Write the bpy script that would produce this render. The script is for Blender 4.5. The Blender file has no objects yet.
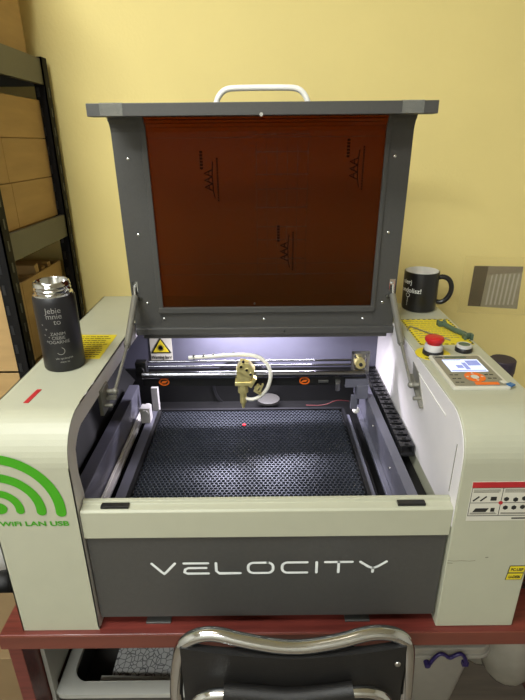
import bpy, bmesh, math, random
from math import sin, cos, pi, radians
from mathutils import Vector, Matrix
random.seed(7)
SC = bpy.context.scene
COL = SC.collection
T = 0.75            # table top height above the floor; builder coordinates are relative to the table top

# ---------------- camera ----------------
cd = bpy.data.cameras.new('camera'); cam = bpy.data.objects.new('camera', cd); COL.objects.link(cam)
P, ROLL = 0.3955, -0.0098
fwd = Vector((0.0002*cos(P), cos(P), -sin(P))).normalized(); rt = Vector((1, -0.0002, 0)).normalized(); up = rt.cross(fwd)
r2 = cos(ROLL)*rt + sin(ROLL)*up; u2 = -sin(ROLL)*rt + cos(ROLL)*up
m = Matrix((r2, u2, -fwd)).transposed().to_4x4(); m.translation = Vector((-0.004, -0.6054, 0.771+T))
cam.matrix_world = m
cd.sensor_fit = 'VERTICAL'; cd.sensor_height = 24; cd.lens = 24*497.5/700; cd.clip_start = .02
SC.camera = cam

# ---------------- world, lights, exposure ----------------
w = bpy.data.worlds.new('world'); SC.world = w; w.use_nodes = True
w.node_tree.nodes['Background'].inputs[0].default_value = (.95, 1, 1, 1)
w.node_tree.nodes['Background'].inputs[1].default_value = .15
def area(name, loc, target, sx, sy, power, col):
    l = bpy.data.lights.new(name, 'AREA'); l.shape = 'RECTANGLE'; l.size = sx; l.size_y = sy; l.energy = power; l.color = col
    o = bpy.data.objects.new(name, l); COL.objects.link(o); o.location = (loc[0], loc[1], loc[2]+T)
    o.rotation_euler = (Vector(target)-Vector(loc)).to_track_quat('-Z', 'Y').to_euler()
    return o
area('ceiling_lamp_or_fill_light', (-.68, -.52, 1.80), (-.62, -.4, 0), .8, .3, 26, (.94, 1, 1.03))
area('ceiling_lamp_or_fill_light', (-.70, -1.95, 1.80), (-.60, -1.6, 0), 1.1, .5, 56, (.94, 1, 1.03))  # added front fill standing in for ambient and bounced light
area('led_strip_light', (-.02, .484, .383), (-.03, .42, .0), .28, .02, 4.0, (.92, .87, 1))
SC.view_settings.view_transform = 'Standard'; SC.view_settings.look = 'None'
SC.view_settings.gamma = 1; SC.view_settings.use_curve_mapping = False
SC.view_settings.exposure = 0.0

# ---------------- materials ----------------
def s2l(c):
    return tuple((x/255/12.92 if x/255 <= .04045 else ((x/255+.055)/1.055)**2.4) for x in c)
def mat(name, rgb, rough=.5, metal=0, var=.06, scale=40, bump=0, bscale=300, spec=.5, coat=0, emit=None, estr=0, stretch=None, alpha=1, trans=0):
    m = bpy.data.materials.new(name); m.use_nodes = True
    n = m.node_tree.nodes; l = m.node_tree.links; b = n['Principled BSDF']
    c = s2l(rgb)
    tc = n.new('ShaderNodeTexCoord'); mp = n.new('ShaderNodeMapping'); l.new(tc.outputs['Object'], mp.inputs[0])
    if stretch: mp.inputs['Scale'].default_value = stretch
    nz = n.new('ShaderNodeTexNoise'); nz.inputs['Scale'].default_value = scale; nz.inputs['Detail'].default_value = 4
    l.new(mp.outputs[0], nz.inputs['Vector'])
    rp = n.new('ShaderNodeValToRGB'); l.new(nz.outputs[0], rp.inputs[0])
    rp.color_ramp.elements[0].position = .3; rp.color_ramp.elements[1].position = .7
    rp.color_ramp.elements[0].color = tuple(x*(1-var) for x in c)+(1,); rp.color_ramp.elements[1].color = tuple(min(1, x*(1+var)) for x in c)+(1,)
    l.new(rp.outputs[0], b.inputs['Base Color'])
    b.inputs['Roughness'].default_value = rough; b.inputs['Metallic'].default_value = metal
    b.inputs['Specular IOR Level'].default_value = spec; b.inputs['Coat Weight'].default_value = coat
    b.inputs['Alpha'].default_value = alpha; b.inputs['Transmission Weight'].default_value = trans
    if emit: b.inputs['Emission Color'].default_value = s2l(emit)+(1,); b.inputs['Emission Strength'].default_value = estr
    if bump:
        n2 = n.new('ShaderNodeTexNoise'); n2.inputs['Scale'].default_value = bscale; n2.inputs['Detail'].default_value = 3; l.new(mp.outputs[0], n2.inputs['Vector'])
        bp = n.new('ShaderNodeBump'); bp.inputs['Strength'].default_value = bump; bp.inputs['Distance'].default_value = .002
        l.new(n2.outputs[0], bp.inputs['Height']); l.new(bp.outputs[0], b.inputs['Normal'])
    return m
M = {}
M['wall'] = mat('yellow_wall_paint', (236, 217, 142), .75, var=.03, scale=3, bump=.25, bscale=160)
M['wall_far'] = mat('room_wall_paint', (214, 212, 204), .8, var=.03, scale=3)
M['ceiling'] = mat('ceiling_paint', (225, 220, 205), .9, var=.02, scale=3)
M['floor'] = mat('wood_floor', (122, 112, 98), .5, var=.2, scale=4, stretch=(1, 12, 1))
M['cream'] = mat('cream_powder_coat', (172, 172, 150), .42, var=.015, scale=30, bump=.12, bscale=900)
M['led_lit_cream'] = mat('led_lit_cream_paint', (226, 222, 222), .45, var=.015, scale=30)  # same paint as the cabinets, whitened to hold the LED light
M['dark'] = mat('charcoal_powder_coat', (69, 68, 65), .42, var=.05, scale=200, bump=.2, bscale=900)
M['blue'] = mat('graphite_painted_steel', (104, 104, 116), .38, var=.04, scale=60, metal=.2)
M['black'] = mat('black_steel', (12, 12, 13), .5, var=.2, scale=30)
M['plastic_black'] = mat('black_plastic', (28, 28, 30), .35, var=.1, scale=60)
M['chrome'] = mat('polished_chrome', (205, 206, 205), .12, 1, var=.03)
M['steel'] = mat('brushed_steel', (190, 188, 184), .3, 1, var=.08, scale=80)
M['alu'] = mat('aluminium_rail', (200, 198, 196), .5, .15, var=.05, scale=100)
M['brass'] = mat('brass_fitting', (222, 208, 142), .32, .6, var=.12, scale=90)
M['white'] = mat('white_plastic', (232, 230, 222), .4, var=.02)
M['hose'] = mat('white_silicone_hose', (225, 222, 210), .4, var=.04)
M['comb'] = mat('honeycomb_aluminium', (72, 76, 84), .4, .6, var=.2, scale=9)
M['pit'] = mat('honeycomb_base', (12, 12, 14), .6)
M['yellow'] = mat('yellow_label', (214, 194, 40), .5, var=.04)
M['orange'] = mat('orange_mark', (225, 105, 25), .45)
M['ink'] = mat('label_ink', (30, 30, 28), .6)
M['greyink'] = mat('grey_label_ink', (120, 118, 105), .6)
M['red'] = mat('red_plastic', (182, 26, 32), .35, var=.04)
M['redink'] = mat('red_label_ink', (170, 36, 40), .5)
M['paper'] = mat('label_paper', (200, 197, 182), .5, var=.02)
M['green'] = mat('green_decal', (62, 150, 20), .45, var=.03)
M['lettering'] = mat('white_lettering', (225, 228, 225), .5)
M['table'] = mat('mahogany_laminate', (100, 43, 36), .35, var=.28, scale=14, stretch=(.6, 9, 9), coat=.15)
M['table_edge'] = mat('mahogany_edge_band', (104, 54, 42), .4, var=.12, scale=10, stretch=(.5, 6, 6))
M['mugblack'] = mat('matte_black_glaze', (24, 23, 24), .3, var=.05)
M['mugwhite'] = mat('white_glaze', (225, 222, 215), .2, var=.01)
M['thermos'] = mat('black_powder_coat', (23, 22, 25), .42, var=.1, scale=300, spec=.5)
M['engrave'] = mat('engraved_metal', (150, 148, 145), .4, .5)
M['card'] = mat('cardboard', (176, 144, 94), .8, var=.08, scale=8, stretch=(1, 1, 6))
M['card_edge'] = mat('cardboard_flap', (150, 118, 72), .85, var=.08, scale=8)
M['shelf'] = mat('black_shelf_steel', (20, 19, 19), .6, var=.15, scale=50, spec=.15)
M['beam'] = mat('shelf_beam_steel', (78, 76, 66), .4, var=.05, scale=30)
M['bin'] = mat('shaded_translucent_white_plastic', (160, 156, 144), .4, var=.03, spec=.4)  # whitish plastic, with the shade under the table darkened into its colour
M['crate'] = mat('grey_white_plastic', (168, 168, 160), .4, var=.02)
M['purple'] = mat('dark_purple_plastic', (46, 34, 92), .35)
M['canister'] = mat('dark_plum_plastic', (52, 44, 56), .55, var=.05)
M['vinyl'] = mat('black_vinyl', (20, 19, 18), .5, var=.12, scale=60, bump=.3, bscale=500)
M['toolgreen'] = mat('dark_green_plastic', (72, 92, 74), .45, var=.15)
M['silver_face'] = mat('grey_keypad_film', (128, 124, 108), .4, var=.04)
M['screen'] = mat('lit_lcd_screen', (200, 210, 235), .2, var=.02, emit=(205, 215, 245), estr=.75)
M['screen_ink'] = mat('lcd_graphics', (130, 140, 200), .2, emit=(130, 145, 215), estr=.5)
M['led'] = mat('led_strip', (255, 255, 255), .5, emit=(225, 225, 255), estr=3)
M['lamp'] = mat('lamp_diffuser', (255, 250, 235), .5, emit=(255, 240, 215), estr=4)
M['sheet'] = mat('printed_sheet', (200, 200, 195), .7, var=.05)
M['tape'] = mat('clear_tape', (165, 165, 155), .25, var=.3, scale=400, alpha=.38)
M['walltape'] = mat('clear_wall_tape', (240, 225, 160), .12, var=.02, alpha=.06)
M['bluefilm'] = mat('blue_film', (30, 95, 150), .3)
M['bag'] = mat('clear_plastic_wrap', (170, 165, 150), .2, var=.15, scale=12, bump=1, bscale=18, alpha=.8)
M['darkred'] = mat('dark_red_wire', (95, 30, 32), .5)
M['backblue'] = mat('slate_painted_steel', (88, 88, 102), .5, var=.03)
M['strut'] = mat('satin_steel', (142, 140, 130), .38, .5, var=.03)
M['rod'] = mat('ground_steel_rod', (120, 120, 126), .22, 1, var=.03)
M['liner'] = mat('black_cabinet_interior_paint', (12, 12, 13), .7)  # black paint inside the left cabinet
M['cratebody'] = mat('dark_grey_crate_body', (70, 68, 64), .5)
M['led_red'] = mat('laser_dot', (255, 30, 40), .5, emit=(255, 25, 45), estr=1.5)
# brown acrylic pane
def pane_mat():
    m = bpy.data.materials.new('smoked_brown_acrylic'); m.use_nodes = True
    n = m.node_tree.nodes; l = m.node_tree.links; b = n['Principled BSDF']
    b.inputs['Base Color'].default_value = (.048, .020, .004, 1); b.inputs['Roughness'].default_value = .16
    b.inputs['Specular IOR Level'].default_value = .2
    tr = n.new('ShaderNodeBsdfTransparent'); tr.inputs[0].default_value = (.40, .15, .020, 1)
    mx = n.new('ShaderNodeMixShader'); mx.inputs[0].default_value = .36
    l.new(tr.outputs[0], mx.inputs[1]); l.new(b.outputs[0], mx.inputs[2]); l.new(mx.outputs[0], n['Material Output'].inputs[0])
    return m
M['acrylic'] = pane_mat()
M['film_mark'] = mat('printed_film_mark', (8, 4, 3), .9, spec=.1)
M['reflection_line'] = mat('painted_ceiling_reflection', (48, 20, 10), .4, alpha=.5)  # dark tint for the ceiling reflection painted on the pane

# ---------------- mesh builder ----------------
class MB:
    def __init__(s): s.b = bmesh.new()
    def poly(s, pts):
        v = [s.b.verts.new(p) for p in pts]
        try: s.b.faces.new(v)
        except ValueError: pass
        return s
    def box(s, x0, x1, y0, y1, z0, z1, rot=None, piv=None):
        r = bmesh.ops.create_cube(s.b, size=1)
        for v in r['verts']: v.co = Vector((x0+(v.co.x+.5)*(x1-x0), y0+(v.co.y+.5)*(y1-y0), z0+(v.co.z+.5)*(z1-z0)))
        if rot is not None:
            p = Vector(piv if piv else ((x0+x1)/2, (y0+y1)/2, (z0+z1)/2))
            for v in r['verts']: v.co = rot @ (v.co-p) + p
        return s
    def cyl(s, a, b, r, r2=None, n=16, caps=True):
        a, b = Vector(a), Vector(b); d = b-a
        q = d.to_track_quat('Z', 'Y').to_matrix().to_4x4(); q.translation = (a+b)/2
        bmesh.ops.create_cone(s.b, cap_ends=caps, segments=n, radius1=r, radius2=r if r2 is None else r2, depth=d.length, matrix=q)
        return s
    def sph(s, c, r, sc=(1, 1, 1), n=12):
        bmesh.ops.create_uvsphere(s.b, u_segments=n, v_segments=n//2+2, radius=r, matrix=Matrix.Translation(c) @ Matrix.Diagonal((*sc, 1)))
        return s
    def lathe(s, prof, c, n=32, caps=True):
        rings = []
        for r, z in prof:
            rings.append([s.b.verts.new((c[0]+r*cos(2*pi*i/n), c[1]+r*sin(2*pi*i/n), c[2]+z)) for i in range(n)])
        for a, b in zip(rings, rings[1:]):
            for i in range(n): s.b.faces.new((a[i], a[(i+1) % n], b[(i+1) % n], b[i]))
        if caps and prof[0][0] > 1e-5: s.b.faces.new(list(reversed(rings[0])))
        if caps and prof[-1][0] > 1e-5: s.b.faces.new(rings[-1])
        return s
    def tube(s, pts, r, n=12, closed=False, smooth=0):
        pts = [Vector(p) for p in pts]
        for _ in range(smooth):
            q = [pts[0]]
            for a, b in zip(pts, pts[1:]): q += [a*.75+b*.25, a*.25+b*.75]
            q.append(pts[-1]); pts = q
        rings = []; N = None
        for i, p in enumerate(pts):
            t = (pts[min(i+1, len(pts)-1)]-pts[max(i-1, 0)]).normalized()
            if N is None: N = t.orthogonal().normalized()
            N = (N-t*N.dot(t)).normalized(); B = t.cross(N)
            rings.append([s.b.verts.new(p+r*(cos(2*pi*k/n)*N+sin(2*pi*k/n)*B)) for k in range(n)])
        for a, b in zip(rings, rings[1:]):
            for k in range(n): s.b.faces.new((a[k], a[(k+1) % n], b[(k+1) % n], b[k]))
        s.b.faces.new(list(reversed(rings[0]))); s.b.faces.new(rings[-1])
        return s
    def prism(s, prof, a0, a1, ax='x'):
        # prof is a closed outline; ax is the extrusion axis. x:(y,z)  y:(x,z)  z:(x,y)
        f = {'x': lambda p, a: (a, p[0], p[1]), 'y': lambda p, a: (p[0], a, p[1]), 'z': lambda p, a: (p[0], p[1], a)}[ax]
        A = [s.b.verts.new(f(p, a0)) for p in prof]; B = [s.b.verts.new(f(p, a1)) for p in prof]; n = len(prof)
        s.b.faces.new(A); s.b.faces.new(list(reversed(B)))
        for i in range(n): s.b.faces.new((A[i], B[i], B[(i+1) % n], A[(i+1) % n]))
        return s
    def strip(s, mid, th, a0, a1, ax='x'):
        # open polyline given a thickness, extruded
        L, R_ = [], []
        for i, p in enumerate(mid):
            q0 = Vector(mid[max(i-1, 0)]); q1 = Vector(mid[min(i+1, len(mid)-1)]); t = (q1-q0).normalized(); nn = Vector((-t.y, t.x))*th/2
            L.append(Vector(p)+nn); R_.append(Vector(p)-nn)
        for i in range(len(mid)-1): s.prism([L[i], L[i+1], R_[i+1], R_[i]], a0, a1, ax)
        return s
    def build(s, name, m, parent=None, bevel=0, smooth=False, base=None):
        bmesh.ops.remove_doubles(s.b, verts=s.b.verts, dist=1e-6)
        bmesh.ops.recalc_face_normals(s.b, faces=s.b.faces)
        me = bpy.data.meshes.new(name); 
        if smooth:
            for f in s.b.faces: f.smooth = True
            for e in s.b.edges:
                if len(e.link_faces) == 2 and e.calc_face_angle(0) > radians(40): e.smooth = False
        s.b.to_mesh(me); s.b.free(); me.materials.append(m)
        return place(me, name, parent, bevel, base)
def origin_of(o):
    v = Vector((0, 0, T)); 
    while o: v = v-o.location; o = o.parent
    return v
def place(me, name, parent=None, bevel=0, base=None):
    o = bpy.data.objects.new(name, me); COL.objects.link(o)
    if parent is not None:
        o.parent = parent; me.transform(Matrix.Translation(origin_of(parent)))
    else:
        b = Vector(base) if base else Vector((0, 0, 0))
        me.transform(Matrix.Translation(-b)); o.location = b+Vector((0, 0, T))
    if bevel:
        k = o.modifiers.new('bevel', 'BEVEL'); k.width = bevel; k.segments = 2; k.limit_method = 'ANGLE'; k.angle_limit = radians(35)
    return o
def tag(o, label, cat=None, group=None):
    o['label'] = label
    if cat: o['category'] = cat
    if group: o['group'] = group
    return o
def thing(name, label, cat, base, group=None):
    o = bpy.data.objects.new(name, None); COL.objects.link(o); o.empty_display_size = .05
    o.location = (base[0], base[1], base[2]+T); return tag(o, label, cat, group)
def struct(o): o['kind'] = 'structure'; return o
def dup(o, off):
    c = o.copy(); COL.objects.link(c); c.location = o.location+Vector(off)
    for ch in list(o.children):
        d = ch.copy(); COL.objects.link(d); d.parent = c
    return c
def text_mesh(txt, size, fn, name, m, parent, align='LEFT', ext=.0, bold=0, sx=1, extra=None):
    cu = bpy.data.curves.new('t', 'FONT'); cu.body = txt; cu.size = size; cu.align_x = align; cu.offset = bold
    o = bpy.data.objects.new('t', cu); COL.objects.link(o); bpy.context.view_layer.update()
    me = bpy.data.meshes.new_from_object(o.evaluated_get(bpy.context.evaluated_depsgraph_get()))
    bpy.data.objects.remove(o); bpy.data.curves.remove(cu)
    b = bmesh.new(); b.from_mesh(me); bpy.data.meshes.remove(me)
    for v in b.verts: v.co = Vector(fn(v.co.x*sx, v.co.y))
    if extra: extra(b)
    mb = MB(); mb.b.free(); mb.b = b
    return mb.build(name, m, parent)
def stroke2d(mb, pts, w, fn, caps=True, th=None):
    # flat ribbon with round ends along 2D points, mapped into space by fn
    pts = [Vector(p) for p in pts]; L = []; R_ = []
    for i, p in enumerate(pts):
        a = pts[max(i-1, 0)]; c = pts[min(i+1, len(pts)-1)]; t = (c-a).normalized(); n = Vector((-t.y, t.x))
        k = 1
        if 0 < i < len(pts)-1:
            t1 = (p-a).normalized(); k = 1/max(.6, abs(t1.dot(t)))
        L.append(p+n*w/2*k); R_.append(p-n*w/2*k)
    for i in range(len(pts)-1): mb.poly([fn(*q) for q in (L[i], R_[i], R_[i+1], L[i+1])])
    if caps:
        for p, q in ((pts[0], pts[1]), (pts[-1], pts[-2])):
            d = p-q; a0 = math.atan2(d.y, d.x)-pi/2
            mb.poly([fn(p.x+w/2*cos(a0+pi*k/10), p.y+w/2*sin(a0+pi*k/10)) for k in range(11)])
    return mb

# ================= SETTING =================
YW = .765
struct(MB().box(-2.0, 1.9, YW, YW+.1, -T, 1.85).build('wall_back', M['wall']))
struct(MB().box(-2.1, -2.0, -2.6, YW+.1, -T, 1.85).build('wall_left', M['wall_far']))
struct(MB().box(1.9, 2.0, -2.6, YW+.1, -T, 1.85).build('wall_right', M['wall_far']))
struct(MB().box(-2.0, 1.9, -2.7, -2.6, -T, 1.85).build('wall_front', M['wall_far']))
struct(MB().box(-2.1, 2.0, -2.7, YW+.1, -T-.1, -T).build('floor', M['floor']))
struct(MB().box(-2.1, 2.0, -2.7, YW+.1, 1.85, 1.95).build('ceiling', M['ceiling']))
for (x, y, lb) in ((-.68, -.52, 'rectangular ceiling light on the ceiling nearer the shelving unit'), (-.70, -1.95, 'added rectangular fill light panel on the ceiling behind the chair')):  # main lamp first, then a made-up panel housing the front fill
    t = thing('ceiling_lamp_or_fill', lb, 'ceiling light', (x, y, 1.85), 'ceiling lights')
    MB().box(x-.6, x+.6, y-.3, y+.3, 1.822, 1.85).build('housing', M['white'], t)
    MB().box(x-.55, x+.55, y-.25, y+.25, 1.812, 1.822).build('diffuser', M['lamp'], t)

# ================= TABLE =================
tb = thing('table', 'reddish mahogany laminate table under the laser engraver', 'table', (.17, .35, -T))
MB().box(-.458, .80, -.010, .755, -.030, 0).build('tabletop', M['table'], tb, .0015)
MB().box(-.458, .80, -.0125, -.010, -.0295, -.0005).build('edge_band', M['table_edge'], tb)
for x in (-.456, .772): MB().box(x, x+.024, .0, .72, -T, -.030).build('leg_panel', M['table'], tb, .001)
MB().box(-.432, .772, .60, .62, -.40, -.030).build('back_panel', M['table'], tb)

# ================= LASER ENGRAVER =================
XI = .2887; XO = .42; H = .40; YB = .66; YBR = .578
en = thing('laser_engraver', 'cream and charcoal laser engraver with open brown-windowed lid on the table', 'laser engraver', (0, .33, 0))
def outline(yb, off=0, z0=0.0):
    pts = [(off, z0), (off, .335)]
    R = .066-off
    for k in range(1, 12):
        a = pi - k*(pi/2)/12; pts.append((.066+R*cos(a), .334+R*sin(a)))
    pts += [(.066, H-off), (yb-off, H-off), (yb-off, z0)]
    return pts
# right cabinet (solid), left cabinet (shell with cut-out)
rc = MB().prism(outline(YBR), XI, XO).build('side_cabinet', M['cream'], en, .0018)
o_ = outline(YB); lc = MB()
ins = outline(YB, .002)
for i in range(len(o_)):
    j = (i+1) % len(o_)
    lc.prism([o_[i], o_[j], ins[j], ins[i]], -XO, -XI)
lc.prism(o_, -XO, -XO+.002)
hole = [(.040, .012), (.036, .263), (.029, .307), (.034, .345), (.048, .359), (.065, .3675), (.20, .368), (.60, .366), (.60, .012)]
def ringfill(mb, x0, x1, outer, inner):
    c = Vector((.3, .2))
    angs = [2*pi*k/240 for k in range(240)]
    def ray(poly, a):
        d = Vector((cos(a), sin(a))); best = None
        for i in range(len(poly)):
            p, q = Vector(poly[i]), Vector(poly[(i+1) % len(poly)]); e = q-p; den = d.x*e.y-d.y*e.x
            if abs(den) < 1e-12: continue
            t = ((p.x-c.x)*e.y-(p.y-c.y)*e.x)/den; s_ = ((p.x-c.x)*d.y-(p.y-c.y)*d.x)/den
            if t > 0 and -1e-9 <= s_ <= 1+1e-9 and (best is None or t < best): best = t
        return c+d*best
    O = [ray(outer, a) for a in angs]; I = [ray(inner, a) for a in angs]
    for k in range(240):
        j = (k+1) % 240; mb.prism([O[k], O[j], I[j], I[k]], x0, x1)
lc = lc.build('side_cabinet', M['cream'], en)
fl = MB(); ringfill(fl, -XI-.0015, -XI, o_, hole)
tag(fl.build('cabinet_flange', M['led_lit_cream'], en), 'LED-whitened flange around the cut-out of the left cabinet')
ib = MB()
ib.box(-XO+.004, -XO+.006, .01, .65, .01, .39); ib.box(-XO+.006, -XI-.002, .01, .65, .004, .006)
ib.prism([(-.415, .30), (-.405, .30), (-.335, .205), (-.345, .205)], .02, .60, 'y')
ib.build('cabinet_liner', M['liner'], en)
# seams on the right inner wall, and inner skin
MB().prism([(a, b) for a, b in outline(YBR, .0035, .215)], XI-.0012, XI-.0001).build('inner_wall', M['led_lit_cream'], en)
MB().strip([(.262, .372), (.085, .366)], .0016, XI-.0022, XI-.0011).build('wall_groove', M['white'], en)
MB().strip([(.028, .35), (.030, .262)], .0012, XI-.0020, XI-.0011).build('wall_groove', M['greyink'], en)
# front
MB().box(-XI+.003, XI-.003, .008, .024, .020, .1965).build('front_panel', M['dark'], en, .001)
rim = MB().prism([(.004, .1975), (.004, .2475), (.0065, .2505), (.0190, .2525), (.0205, .2575), (.0275, .2575), (.0275, .1975)], -XI+.0015, XI-.0015)
rim.build('front_rim', M['cream'], en, .0008)
MB().box(-XI+.001, XI-.001, .026, .0275, .02, .255).build('rim_backing', M['black'], en)
for x in (-.211, .135):
    f = MB(); f.box(x, x+.043, .010, .05, .0, .003); f.box(x, x+.043, .026, .05, .003, .020)
    f.build('foot_bracket', M['dark'], en, .001)
for x in (-.256, .2025):
    MB().box(x, x+.043, .0085, .0185, .2515, .2560).build('lid_catch', M['plastic_black'], en, .0006)
# VELOCITY lettering
VX = lambda px: -.189+(px-151)*.001631
fv = lambda x, z: (x, .0075, z)
zb, zt, zm = .1185, .1405, .1295
W_ = .0044
lt = MB()
def pl(pts): stroke2d(lt, [(VX(a), b) for a, b in pts], W_, fv)
def rr(x0, x1, r, openr=False, n=5):
    rx = r/.001631; pts = []
    def arc(cx, cz, a0, a1):
        for k in range(n+1):
            a = a0+(a1-a0)*k/n; pts.append((cx+rx*cos(a), cz+r*sin(a)))
    pts.append((x1-(0 if openr else rx), zt)); arc(x0+rx, zt-r, pi/2, pi); arc(x0+rx, zb+r, pi, 1.5*pi)
    if openr: pts.append((x1, zb))
    else: arc(x1-rx, zb+r, -pi/2, 0); arc(x1-rx, zt-r, 0, pi/2)
    return pts
pl([(152, zt), (161, zb+.004), (163.5, zb), (166, zb+.004), (175, zt)])
pl([(184, zt), (208, zt)]); pl([(206, zm+.001), (188, zm+.001), (185, zm-.002), (184, zb+.003), (187, zb), (208, zb)])
pl([(216, zt), (216, zb+.005), (219, zb), (240, zb)])
pl(rr(248, 273, .009)); pl(rr(282, 307, .009, True))
pl([(316.5, zt), (316.5, zb)])
pl([(325, zt), (352, zt)]); pl([(338.5, zt), (338.5, zb)])
pl([(360, zt), (368, zm+.001), (373, zm-.003), (378, zm+.001), (386, zt)]); pl([(373, zm-.003), (373, zb)])
lt.build('lettering', M['lettering'], en)
# wifi decal
fw = lambda x, z: (x, -.0008, z)
wd = MB(); cx, cz = -.405, .262
for rx, rz, w_ in ((.0925, .092, .0160), (.0630, .059, .0150), (.0310, .030, .0130)):
    pts = []
    for k in range(33):
        a = radians(-4)+k*radians(101.5)/32
        pts.append((cx+rx*cos(a), cz-.002+rz*sin(a)))
    pts = [p for p in pts if p[0] > -.4195]
    stroke2d(wd, pts, w_, fw)
wd.poly([fw(cx+.0120*cos(a*2*pi/28) if cx+.0120*cos(a*2*pi/28) > -.4195 else -.4195, cz+.0105*sin(a*2*pi/28)) for a in range(28)])
wd.build('wifi_symbol', M['green'], en)
text_mesh('WiFi LAN USB', .0138, lambda x, y: (-.4105+x, -.0008, .2285+y*.9), 'decal_text', M['green'], en, bold=.0004, sx=1.25)
# warning / spec labels
lb = MB().box(.3065, .4195, -.0008, -.0002, .230, .303).build('spec_label', M['paper'], en)
MB().box(.3070, .4195, -.0012, -.0008, .2925, .3025).build('header_band', M['redink'], lb)
g = MB()
for (x0, x1, z0, z1) in ((.3075, .4195, .2915, .2921), (.3075, .4195, .2395, .2403), (.3075, .3081, .2395, .2921), (.3540, .3547, .2395, .2921), (.3075, .4195, .2640, .2646)):
    g.box(x0, x1, -.0012, -.0008, z0, z1)
# pictograms
for (x, z) in ((.316, .272), (.327, .272)): g.box(x-.001, x+.0012, -.0012, -.0008, z-.006, z+.006, Matrix.Rotation(.8, 3, 'Y'))
g.box(.338, .347, -.0012, -.0008, .2685, .2755); g.prism([(.314, .247), (.334, .247), (.338, .254), (.318, .254)], -.0012, -.0008, 'y')
g.box(.341, .347, -.0012, -.0008, .2475, .2545)
for x, z in ((.362, .271), (.376, .270), (.389, .272), (.404, .272), (.363, .255), (.376, .255), (.389, .256), (.403, .255)):
    g.cyl((x, -.0012, z), (x, -.0008, z), .0042, n=6)
g.box(.376, .4195, -.0012, -.0008, .2335, .2358)
g.build('pictograms', M['ink'], lb)
g = MB()
for x0, x1 in ((.3105, .3515), (.3575, .4175)):
    for z in (.2885, .2863, .2841, .2433, .2452): g.box(x0, x1-random.random()*.004, -.0012, -.0008, z-.0005, z+.0005)
g.build('fine_print', M['greyink'], lb)
MB().cyl((.3543, -.0016, .2643), (.3543, -.0008, .2643), .0032).build('centre_dot', M['redink'], lb)
for z0, tx in ((.1225, 'PC-USB'), (.1070, 'U-DISK')):
    dx = .0015 if z0 > .11 else 0
    p = MB().prism([(.3890+dx, z0), (.4155+dx, z0), (.4170+dx, z0+.0145), (.3905+dx, z0+.0145)], -.0008, -.0002, 'y').build('port_label', M['ink'], en)
    MB().prism([(.3902+dx, z0+.001), (.4146+dx, z0+.001), (.4158+dx, z0+.0135), (.3914+dx, z0+.0135)], -.0012, -.0008, 'y').build('label_face', M['yellow'], p)
    text_mesh(tx, .0080, lambda x, y: (.4030+dx+x, -.0016, z0+.0045+y), 'label_text', M['ink'], p, 'CENTER', bold=.0003, sx=.78)
# scuff on the right cabinet
sc_ = MB(); stroke2d(sc_, [(.290, .1495), (.300, .1482), (.312, .1490), (.325, .1478), (.334, .1488)], .0009, lambda x, z: (x, -.0006, z)); stroke2d(sc_, [(.290, .1445), (.298, .1438)], .0012, lambda x, z: (x, -.0006, z))
stroke2d(sc_, [(.350, .155), (.353, .1555)], .002, lambda x, z: (x, -.0006, z)); sc_.build('scuff_mark', M['greyink'], en)

# interior: floor pan, back wall, fixed rear top
MB().box(-XI, XI, .0275, .575, .132, .140).build('floor_pan', M['black'], en)
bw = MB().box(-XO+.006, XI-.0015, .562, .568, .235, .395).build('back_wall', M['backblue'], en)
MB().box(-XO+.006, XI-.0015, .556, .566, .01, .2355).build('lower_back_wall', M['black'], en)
MB().box(-XI, XI, .452, .66, .396, .400).build('rear_cover', M['cream'], en)
MB().box(-XI, XI, .655, .66, .0, .396).build('rear_panel', M['cream'], en)
MB().box(-.16, .12, .477, .491, .386, .390).build('led_strip', M['led'], en)
MB().box(-.27, .27, .472, .496, .390, .396).build('strip_holder', M['alu'], en)
# vent hole ring and disc
q = MB().lathe([(.068, 0), (.075, 0), (.075, .004), (.068, .004), (.068, 0)], (0, 0, 0), 40, False)
for v in q.b.verts: v.co = Vector((-.06+v.co.x, .556-v.co.z, .188+v.co.y))
q.build('duct_ring', M['plastic_black'], en, smooth=True)
MB().lathe([(.0, 0), (.029, 0), (.029, .006), (.024, .008), (0, .008)], (.010, .525, .158)).build('floor_disc', M['dark'], en, smooth=True)
MB().cyl((.010, .525, .140), (.010, .525, .158), .012).build('disc_post', M['black'], en)

# honeycomb bed
bx0, bx1, by0, by1, bz = -.250, .187, .042, .443, .180
hb = MB(); p = .0084; rh = p/math.sqrt(3); dy = p*.866; ri = rh*.77
ny = int((by1-by0-.012)/dy); nx = int((bx1-bx0-.012)/p)
hexd = [(cos(pi/6+k*pi/3), sin(pi/6+k*pi/3)) for k in range(6)]
for j in range(ny):
    for i in range(nx):
        x = bx0+.010+i*p+(p/2 if j % 2 else 0); y = by0+.010+j*dy
        if x > bx1-.008: continue
        O = [hb.b.verts.new((x+rh*a, y+rh*b, bz)) for a, b in hexd]; I = [hb.b.verts.new((x+ri*a, y+ri*b, bz)) for a, b in hexd]; D = [hb.b.verts.new((x+ri*a, y+ri*b, bz-.008)) for a, b in hexd]
        for k in range(6):
            q = (k+1) % 6
            hb.b.faces.new((O[k], O[q], I[q], I[k])); hb.b.faces.new((I[k], I[q], D[q], D[k]))
bed = MB(); bed.box(bx0, bx1, by0, by1, bz-.012, bz-.008)
bed = bed.build('honeycomb_bed', M['pit'], en)
me = bpy.data.meshes.new('honeycomb_mesh'); hb.b.to_mesh(me); hb.b.free(); me.materials.append(M['comb']); place(me, 'honeycomb_mesh', bed)
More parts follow.
